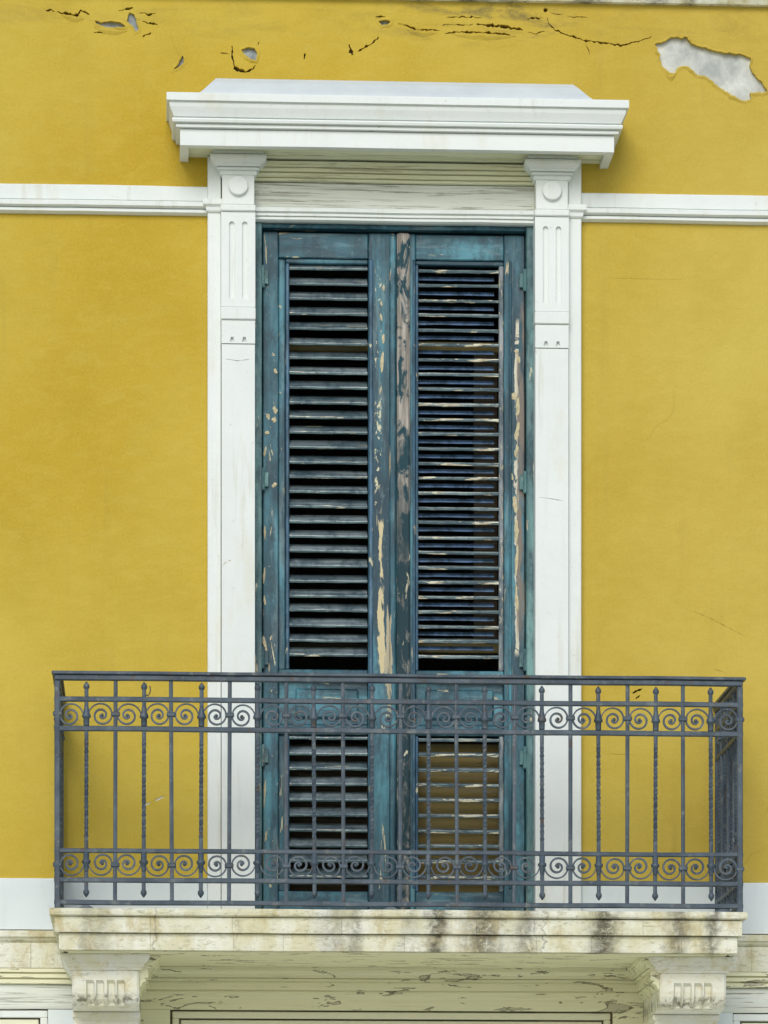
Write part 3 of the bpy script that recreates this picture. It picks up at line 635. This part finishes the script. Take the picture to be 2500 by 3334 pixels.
# glazed inner doors just behind the shutters: brown frames, the right one with a tan board below
def inner_door(left):
    T = empty("inner_door", "dim brown inner door behind the left louvred shutter" if left else "tan inner door panel glimpsed behind the right louvred shutter", "door", "inner doors behind the shutters")
    T.location = (-0.6 if left else 0.6, 0.20, 0.0); o0 = Vector(T.location)
    def bx(name, x0, x1, z0, z1, mat, y0=0.185, y1=0.225):
        o = box(name, x0, x1, y0, y1, z0, z1, mat, T, 0.003); o.location = -o0; return o
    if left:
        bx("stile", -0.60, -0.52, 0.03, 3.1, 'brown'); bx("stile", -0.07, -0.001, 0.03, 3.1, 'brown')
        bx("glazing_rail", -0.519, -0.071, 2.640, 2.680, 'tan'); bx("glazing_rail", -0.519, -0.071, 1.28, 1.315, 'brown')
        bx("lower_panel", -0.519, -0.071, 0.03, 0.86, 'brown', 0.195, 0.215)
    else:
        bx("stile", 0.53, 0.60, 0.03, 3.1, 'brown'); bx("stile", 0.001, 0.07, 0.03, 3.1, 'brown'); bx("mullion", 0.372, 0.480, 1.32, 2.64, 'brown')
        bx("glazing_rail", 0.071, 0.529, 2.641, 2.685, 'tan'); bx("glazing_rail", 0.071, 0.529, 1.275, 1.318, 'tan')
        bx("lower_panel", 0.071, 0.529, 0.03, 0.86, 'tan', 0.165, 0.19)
inner_door(True); inner_door(False)

# ------------------------------------------------------------------ balcony slab on two consoles
BX = -0.022
SB = bpy.data.objects.new("balcony_slab", None); COL.objects.link(SB); SB.parent = B
uret("nosing", 1.46, 0.76, [(0.036, -0.002), (0.040, -0.006), (0.042, -0.018), (0.040, -0.030), (0.034, -0.034), (0.010, -0.036)], 'slab', SB, BX, 0.0025)
uret("slab_core", 1.44, 0.74, [(0.0, -0.0365), (0.0, -0.1745)], 'slab', SB, BX)
uret("slab_soffit", 1.425, 0.725, [(0.0, -0.1750), (0.0, -0.1800)], 'lintel', SB, BX)
rs = random.Random(11)
def stones(z0, z1, yf, xe, cuts, taper):
    xs = [-xe] + cuts + [xe]
    for a, b in zip(xs, xs[1:]):
        bm = bmesh.new(); box_bm(bm, a + 0.0003 + BX, b - 0.0003 + BX, -yf + rs.uniform(0, 0.002), -0.738, z0, z1, 0.0012)
        bmesh.ops.subdivide_edges(bm, edges=[e for e in bm.edges if abs(e.verts[0].co.x - e.verts[1].co.x) > 0.1], cuts=8)
        for v in bm.verts: v.co.z += wob(v.co.x, v.co.z, 6, 0.0018); v.co.y += wob(v.co.x, v.co.z, 7, 0.0015)
        link("fascia_stone", from_bm("fascia_stone", bm), 'slab', SB)
    for s in (-1, 1):
        o = box("fascia_stone", min(s * xe, s * 1.44) + BX + (0 if s < 0 else 0.0005), max(s * xe, s * 1.44) + BX - (0.0005 if s < 0 else 0), -0.737, -0.01, z0, z1, 'slab', SB, 0.003)
stones(-0.104, -0.038, 0.782, 1.480, [-1.07, -0.72, -0.25, 0.33, 0.58, 1.05], 0)
stones(-0.178, -0.107, 0.762, 1.462, [-1.07, -0.715, -0.50, 0.02, 0.59, 0.83, 1.22], 0)

def console(cx):
    K = bpy.data.objects.new("corbel", None); COL.objects.link(K); K.parent = B
    hw = 0.145
    prof = [(-0.250, 0.600), (-0.268, 0.604), (-0.292, 0.607), (-0.305, 0.608), (-0.330, 0.606), (-0.352, 0.600), (-0.372, 0.588), (-0.388, 0.570), (-0.398, 0.545), (-0.404, 0.500), (-0.408, 0.430)]
    gx = [-0.066, -0.024, 0.024, 0.066]
    xs = [(-hw, 0), (-0.135, 0)]
    for g_ in gx: xs += [(g_ - 0.019, 0), (g_ - 0.012, 1), (g_ + 0.012, 1), (g_ + 0.019, 0)]
    xs += [(0.135, 0), (hw, 0)]
    V = []; F = []; k = len(prof)
    for i, (x, gr) in enumerate(xs):
        for j, (z, d) in enumerate(prof):
            dd = d - (0.008 if i in (0, len(xs) - 1) else 0)
            if gr and -0.392 < z < -0.295: dd -= 0.022
            V.append((cx + x, -dd, z))
    for i in range(len(xs) - 1):
        for j in range(k - 1): a = i * k + j; F.append((a, a + 1, a + 1 + k, a + k))
    n0 = len(V)
    V += [(cx - hw, 0.0, prof[0][0]), (cx - hw, 0.0, prof[-1][0]), (cx + hw, 0.0, prof[0][0]), (cx + hw, 0.0, prof[-1][0])]
    F.append(tuple(range(k)) + (n0 + 1, n0)); F.append(tuple((len(xs) - 1) * k + j for j in range(k)) + (n0 + 3, n0 + 2))
    F.append(tuple(i * k for i in range(len(xs))) + (n0 + 2, n0)); F.append(tuple(i * k + k - 1 for i in range(len(xs))) + (n0 + 3, n0 + 1))
    link("scroll_block", mesh("scroll_block", V, F), 'console', K)
    uret("capital", 0.140, 0.590, [(0.052, -0.1815), (0.052, -0.190), (0.046, -0.200), (0.038, -0.214), (0.026, -0.222), (0.026, -0.234), (0.018, -0.238), (0.014, -0.2495)], 'console', K, cx, 0.001, 0.04)
    uret("base_moulding", 0.128, 0.360, [(0.016, -0.4085), (0.020, -0.414), (0.020, -0.432), (0.012, -0.438), (0.010, -0.446), (0.014, -0.450), (0.014, -0.466), (0.004, -0.472)], 'console', K, cx, 0.001, 0.04)
    box("pier", cx - 0.128, cx + 0.128, -0.352, 0.0, GROUND, -0.4725, 'console', K, 0.004)
console(-1.285); console(1.268)
# U-shaped moulding in the angle between wall, consoles and slab
def inner_u(name, xl, xr, yf, prof, mat):
    V = []; F = []; k = len(prof)
    rows = [[(xl + d, -yf, z) for d, z in prof]]
    n = 34
    for i in range(n + 1):
        t = i / n; rows.append([((xl + d) + ((xr - d) - (xl + d)) * t, -d + wob(t * 2, z, 8, 0.002), z + wob(t * 2, z, 9, 0.002)) for d, z in prof])
    rows.append([(xr - d, -yf, z) for d, z in prof])
    for r in rows: V += r
    for i in range(len(rows) - 1):
        for j in range(k - 1): a = i * k + j; F.append((a, a + 1, a + 1 + k, a + k))
    L = len(rows); F += [tuple(range(k)), tuple((L - 1) * k + j for j in range(k))]
    return link(name, mesh(name, V, F), mat, B)
XL, XR = -1.285 + 0.1455, 1.268 - 0.1455
inner_u("lintel_moulding", XL, XR, 0.585, [(0.0, -0.1805), (0.090, -0.1805), (0.090, -0.192), (0.078, -0.192), (0.078, -0.196), (0.070, -0.204), (0.058, -0.212), (0.056, -0.226), (0.042, -0.226), (0.042, -0.230), (0.050, -0.230), (0.050, -0.238), (0.034, -0.240), (0.034, -0.244), (0.038, -0.246), (0.038, -0.278), (0.022, -0.280), (0.022, -0.284), (0.028, -0.285), (0.028, -0.293), (0.014, -0.298), (0.006, -0.316), (0.0, -0.320)], 'lintel')
# portal below: head board, frame and panelled leaf, carried down to the street
box("portal_head", XL, XR, -0.004, 0.30, -0.365, -0.19, 'lintel', B, 0.002)
for x0, x1 in ((XL, -1.005), (0.985, XR)): box("portal_jamb", x0, x1, -0.003, 0.30, GROUND, -0.3655, 'lintel', B, 0.002)
PD = empty("portal_door", "cream painted portal under the balcony, only its panelled top in view", "door")
PD.location = (-0.01, 0.03, GROUND)
def pbx(name, x0, x1, z0, z1, y0, y1, mat='panel', bev=0.004):
    o = box(name, x0, x1, y0, y1, z0, z1, mat, PD, bev); o.location = -Vector(PD.location)
pbx("head", -0.995, 0.975, -0.402, -0.372, 0.012, 0.10)
pbx("stile", -0.995, -0.965, GROUND, -0.4025, 0.012, 0.10); pbx("stile", 0.945, 0.975, GROUND, -0.4025, 0.012, 0.10)
pbx("top_rail", -0.957, 0.937, -0.445, -0.410, 0.020, 0.10)
pbx("panel", -0.957, 0.937, GROUND, -0.446, 0.034, 0.10)
box("portal_back", -1.004, 0.984, 0.11, 0.29, GROUND, -0.366, 'core', B, 0)

# ------------------------------------------------------------------ wall either side of the consoles, below the plinth band
def flank(s):
    e0, e1 = (-WX, -1.431) if s < 0 else (1.4145, WX)
    run("belt_course", [(0.02, -0.013), (-0.046, -0.020), (-0.050, -0.026), (-0.050, -0.048), (-0.040, -0.052), (-0.034, -0.062), (-0.020, -0.072), (0.02, -0.072)], e0, e1, 'slab', B)
    xs = [e0] + [e0 + (e1 - e0) * t for t in ((0.25, 0.5, 0.75, 0.93) if s < 0 else (0.07, 0.25, 0.5, 0.75))] + [e1]
    for a, b in zip(xs, xs[1:]): box("course_stone", a + 0.0004, b - 0.0004, -0.030 - rs.uniform(0, 0.002), 0.02, -0.186, -0.0735, 'slab', B, 0.0015)
    run("flank_moulding", [(0.02, -0.188), (-0.030, -0.188), (-0.030, -0.204), (-0.012, -0.206), (-0.012, -0.211), (-0.022, -0.212), (-0.022, -0.228), (-0.004, -0.230), (-0.004, -0.235), (-0.014, -0.236), (-0.014, -0.252), (0.004, -0.256), (0.02, -0.256)], e0, e1, 'lintel', B, 0.002)
    run("flank_board", [(0.03, -0.258), (0.006, -0.258), (0.006, -0.334), (-0.004, -0.338), (-0.004, -0.366), (0.03, -0.366)], e0, e1, 'frieze_grey', B, 0.003)
    xin = -1.552 if s < 0 else 1.53
    W_ = empty("flank_panel", ("white framed panel left of the left console, cut by the frame" if s < 0 else "white framed panel right of the right console, at the corner"), "panel", "framed panels beside the consoles")
    W_.location = ((-2.4 if s < 0 else 2.4), 0.03, GROUND); off = -Vector(W_.location)
    xo = -WX if s < 0 else WX; lo, hi = min(xin, xo), max(xin, xo)
    def fb(name, x0, x1, z0, z1, y0, y1, mat='white'):
        o = box(name, x0, x1, y0, y1, z0, z1, mat, W_, 0.003); o.location = off
    fb("head", lo, hi, -0.404, -0.372, 0.004, 0.06)
    fb("stile", (xin - 0.032) if s < 0 else xin, xin if s < 0 else xin + 0.032, GROUND, -0.4045, 0.004, 0.06)
    fb("field", lo if s < 0 else xin + 0.04, (xin - 0.04) if s < 0 else hi, GROUND, -0.411, 0.018, 0.06, 'panel')
    a, b = (xin + 0.002, e1 + 0.02) if s < 0 else (e0 - 0.02, xin - 0.002)
    box("flank_pier", a, b, -0.002, 0.30, GROUND, -0.3675, 'band', B, 0.002)
    box("flank_wall", min(e0, e1), max(e0, e1), 0.065, 0.30, GROUND, -0.02, 'core', B, 0)
flank(-1); flank(1)

# ------------------------------------------------------------------ wrought-iron railing
RL = empty("balcony_railing", "dark blue-grey wrought-iron railing with rows of scrolls standing on the balcony slab", "railing")
NB = 24; PITCH = 0.1227; HW = NB * PITCH / 2; YR = -0.730
RL.location = (BX + 0.004, YR, 0.0)
ND = 8; DEPTH = 0.72; PD_ = DEPTH / ND
RAILS = [(0.890, 0.911), (0.763, 0.785), (0.242, 0.261), (0.114, 0.135), (0.018, 0.039)]
def rl_box(name, q, mat='iron', bev=0.003):
    bm = bmesh.new(); box_bm(bm, *q, bev)
    L = max(q[1] - q[0], q[3] - q[2]); ax = 0 if q[1] - q[0] > q[3] - q[2] else 1
    if L > 0.5:
        bmesh.ops.subdivide_edges(bm, edges=[e for e in bm.edges if abs(e.verts[0].co[ax] - e.verts[1].co[ax]) > 0.3], cuts=30)
        for v in bm.verts: v.co.z += 0.0022 * noise.noise(Vector((v.co.x * 2.2, v.co.y * 2.2, round(q[4], 2) * 7)))
    return link(name, from_bm(name, bm), mat, RL)
rl_box("handrail", (-HW - 0.024, HW + 0.024, -0.026, 0.022, 1.004, 1.018)); rl_box("handrail_bar", (-HW - 0.012, HW + 0.012, -0.016, 0.014, 0.981, 1.0035))
for s in (-1, 1):
    x = s * HW
    rl_box("handrail", (x - 0.022, x + 0.022, 0.0225, DEPTH, 1.004, 1.018)); rl_box("handrail_bar", (x - 0.012, x + 0.012, 0.0145, DEPTH, 0.981, 1.0035))
for z0, z1 in RAILS:
    rl_box("rail", (-HW - 0.014, HW + 0.014, -0.011, 0.011, z0, z1))
    for s in (-1, 1): rl_box("rail", (s * HW - 0.010, s * HW + 0.010, 0.0115, DEPTH, z0 + 0.001, z1 - 0.001))
for s in (-1, 1):
    rl_box("corner_post", (s * HW - 0.0125, s * HW + 0.0125, -0.0125, 0.0105, 0.0, 0.980), bev=0.004)
    rl_box("wall_post", (s * HW - 0.011, s * HW + 0.011, DEPTH - 0.03, DEPTH - 0.008, 0.0, 0.980), bev=0.003)
# plain baluster (runs the full height), built once
def bar_bm(bm, z0, z1, r, twist=0.0, ta=0.30, tb=0.72, n=48):
    rings = []
    for i in range(n + 1):
        z = z0 + (z1 - z0) * i / n; t = min(1, max(0, (z - ta) / (tb - ta))); a = math.pi / 4 + twist * t
        rings.append([bm.verts.new((r * (1 - 0.13 * (k % 2)) * math.cos(a + k * math.pi / 4), r * (1 - 0.13 * (k % 2)) * math.sin(a + k * math.pi / 4), z)) for k in range(8)])
    for p, q in zip(rings, rings[1:]):
        for k in range(8): bm.faces.new((p[k], p[(k + 1) % 8], q[(k + 1) % 8], q[k]))
    bm.faces.new(rings[0]); bm.faces.new(rings[-1])
def lathe(name, prof, n=10):
    bm = bmesh.new(); lathe_bm(bm, prof, n=n); me = from_bm(name, bm); me.materials.append(M['iron'])
    for p in me.polygons: p.use_smooth = True
    return me
bm = bmesh.new(); bar_bm(bm, 0.039, 0.982, 0.0100, n=4); ME_B = from_bm("baluster", bm); ME_B.materials.append(M['iron'])
bm = bmesh.new(); bar_bm(bm, 0.082, 0.945, 0.0100, math.pi * 7); ME_A = from_bm("twisted_baluster", bm); ME_A.materials.append(M['iron'])
bm = bmesh.new(); box_bm(bm, -0.019, 0.019, -0.013, 0.013, -0.010, 0.010, 0.004); ME_KN = from_bm("collar", bm); ME_KN.materials.append(M['iron'])
ME_BELL = lathe("collar", [(0.009, 0.052), (0.010, 0.040), (0.013, 0.024), (0.018, 0.012), (0.019, 0.006), (0.019, 0.000), (0.013, -0.003), (0.0125, -0.030), (0.012, -0.036)], 12)
ME_BELL2 = lathe("collar", [(0.0125, 0.045), (0.0125, 0.014), (0.018, 0.010), (0.019, 0.004), (0.018, -0.001), (0.012, -0.008), (0.010, -0.030), (0.009, -0.040)], 12)
ME_FIN = lathe("finial", [(0.006, -0.010), (0.0075, -0.004), (0.010, 0.0), (0.0125, 0.004), (0.0135, 0.010), (0.012, 0.017), (0.007, 0.024), (0.002, 0.031)], 12)
def scroll_mesh(pitch):
    V = []; F = []; n = 64; cx, cz = 0.555 * pitch, 0.047
    rA = cx - 0.010; T = 720.0
    for i in range(n + 1):
        t = T * i / n; th = R(180 - t); r = rA - (rA - 0.0065) * (t / T) ** 0.92
        wd = 0.0026 + 0.0018 * min(1, t / 360.0); dy = 0.0065
        for k, (dr, y) in enumerate(((wd, -dy), (wd, dy), (-wd, dy), (-wd, -dy))):
            z = cz + (r + dr) * math.sin(th)
            V.append((cx + (r + dr) * math.cos(th), y, min(max(z, 0.0015), 0.1035)))
    for i in range(n):
        for j in range(4): a = i * 4 + j; b = i * 4 + (j + 1) % 4; F.append((a, b, b + 4, a + 4))
    F += [(0, 1, 2, 3), tuple(n * 4 + j for j in range(4))]
    bm = bmesh.new(); vs = [bm.verts.new(v) for v in V]
    for f in F: bm.faces.new([vs[i] for i in f])
    bmesh.ops.create_uvsphere(bm, u_segments=8, v_segments=6, radius=0.0085)
    for v in bm.verts[len(V):]: v.co.x += cx + 0.001; v.co.z += cz
    me = from_bm("scroll", bm); me.materials.append(M['iron'])
    return me
SC_F, SC_D = scroll_mesh(PITCH), scroll_mesh(PD_)
def add(name, me, parent, loc, rz=0.0, scale=None):
    o = bpy.data.objects.new(name, me); COL.objects.link(o); o.parent = parent; o.location = loc; o.rotation_euler = (0, 0, rz)
    if scale: o.scale = scale
    return o
rb = random.Random(5)
def baluster(loc, kind):
    tilt = rb.uniform(-0.005, 0.005); loc = (loc[0] + rb.uniform(-0.0012, 0.0012), loc[1], loc[2])
    if kind == 'A':
        a = add("twisted_baluster", ME_A, RL, loc); a.rotation_euler.y = tilt
        add("collar", ME_BELL, a, (0, 0, 0.822)); add("collar", ME_BELL2, a, (0, 0, 0.199))
        add("finial", ME_FIN, a, (0, 0, 0.945)); add("finial", ME_FIN, a, (0, 0, 0.082), 0, (1, 1, -1))
    else:
        a = add("baluster", ME_B, RL, loc); a.rotation_euler.y = tilt
        add("collar", ME_KN, a, (0, 0, 0.837)); add("collar", ME_KN, a, (0, 0, 0.190))
def bay(origin, rz, me, pitch, mirror):
    """one scroll above and one below; mirror flips it along the rail"""
    sx = -1 if mirror else 1
    for z, sz in ((0.785, 1), (0.2415, -1)):
        o = add("scroll", me, RL, (origin[0], origin[1], z), rz, (sx * rb.uniform(0.97, 1.0), 1, sz * rb.uniform(0.975, 1.0)))
        if not rz: o.rotation_euler.y = rb.uniform(-0.03, 0.03)
for i in range(1, NB): baluster((-HW + i * PITCH, 0, 0), 'A' if i % 2 else 'B')
for i in range(NB):
    if i % 2: bay((-HW + i * PITCH, 0), 0, SC_F, PITCH, False)        # starts at the twisted bar on its left
    else: bay((-HW + (i + 1) * PITCH, 0), 0, SC_F, PITCH, True)
for s in (-1, 1):
    for i in range(1, ND): baluster((s * HW, i * PD_, 0), 'A' if i % 2 else 'B')
    for i in range(ND):
        if i % 2: bay((s * HW, i * PD_), R(90), SC_D, PD_, False)
        else: bay((s * HW, (i + 1) * PD_), R(90), SC_D, PD_, True)
# half collars on the corner posts and feet under the bottom rail
for s in (-1, 1):
    add("collar", ME_KN, RL, (s * HW, 0, 0.837)); add("collar", ME_KN, RL, (s * HW, 0, 0.190))
bm = bmesh.new(); V = [(-0.042, -0.014, 0.0), (0.042, -0.014, 0.0), (0.012, -0.012, 0.018), (-0.012, -0.012, 0.018)]
me = mesh("foot", V + [(x, -y, z) for x, y, z in V], [(0, 1, 2, 3), (4, 5, 6, 7), (0, 1, 5, 4), (1, 2, 6, 5), (3, 0, 4, 7), (2, 3, 7, 6)]); me.materials.append(M['iron']); bm.free()
for x in (-HW + PITCH, -0.04, HW - PITCH * 0.6): add("foot", me, RL, (x, 0, -0.0015))
# spare loop of wire hung over one finial
V = []; F = []
n, m = 22, 6
for i in range(n + 1):
    a = R(300) * i / n + R(100)
    c_ = Vector((0.013 + 0.013 * math.cos(a), -0.008 * math.sin(a), -0.014 + 0.024 * math.sin(a)))
    for k in range(m):
        b_ = 2 * math.pi * k / m; V.append(tuple(c_ + Vector((0.0028 * math.cos(b_) * math.cos(a), 0.0028 * math.sin(b_), 0.0028 * math.cos(b_) * math.sin(a)))))
for i in range(n):
    for k in range(m): F.append((i * m + k, i * m + (k + 1) % m, (i + 1) * m + (k + 1) % m, (i + 1) * m + k))
wl = link("wire_loop", mesh("wire_loop", V, F), 'brass', None, True)
wl.location = (-HW + 3 * PITCH + RL.location.x + 0.004, YR, 0.958)
wl["label"] = "small loop of rusty wire on a finial left of the door"; wl["category"] = "wire"
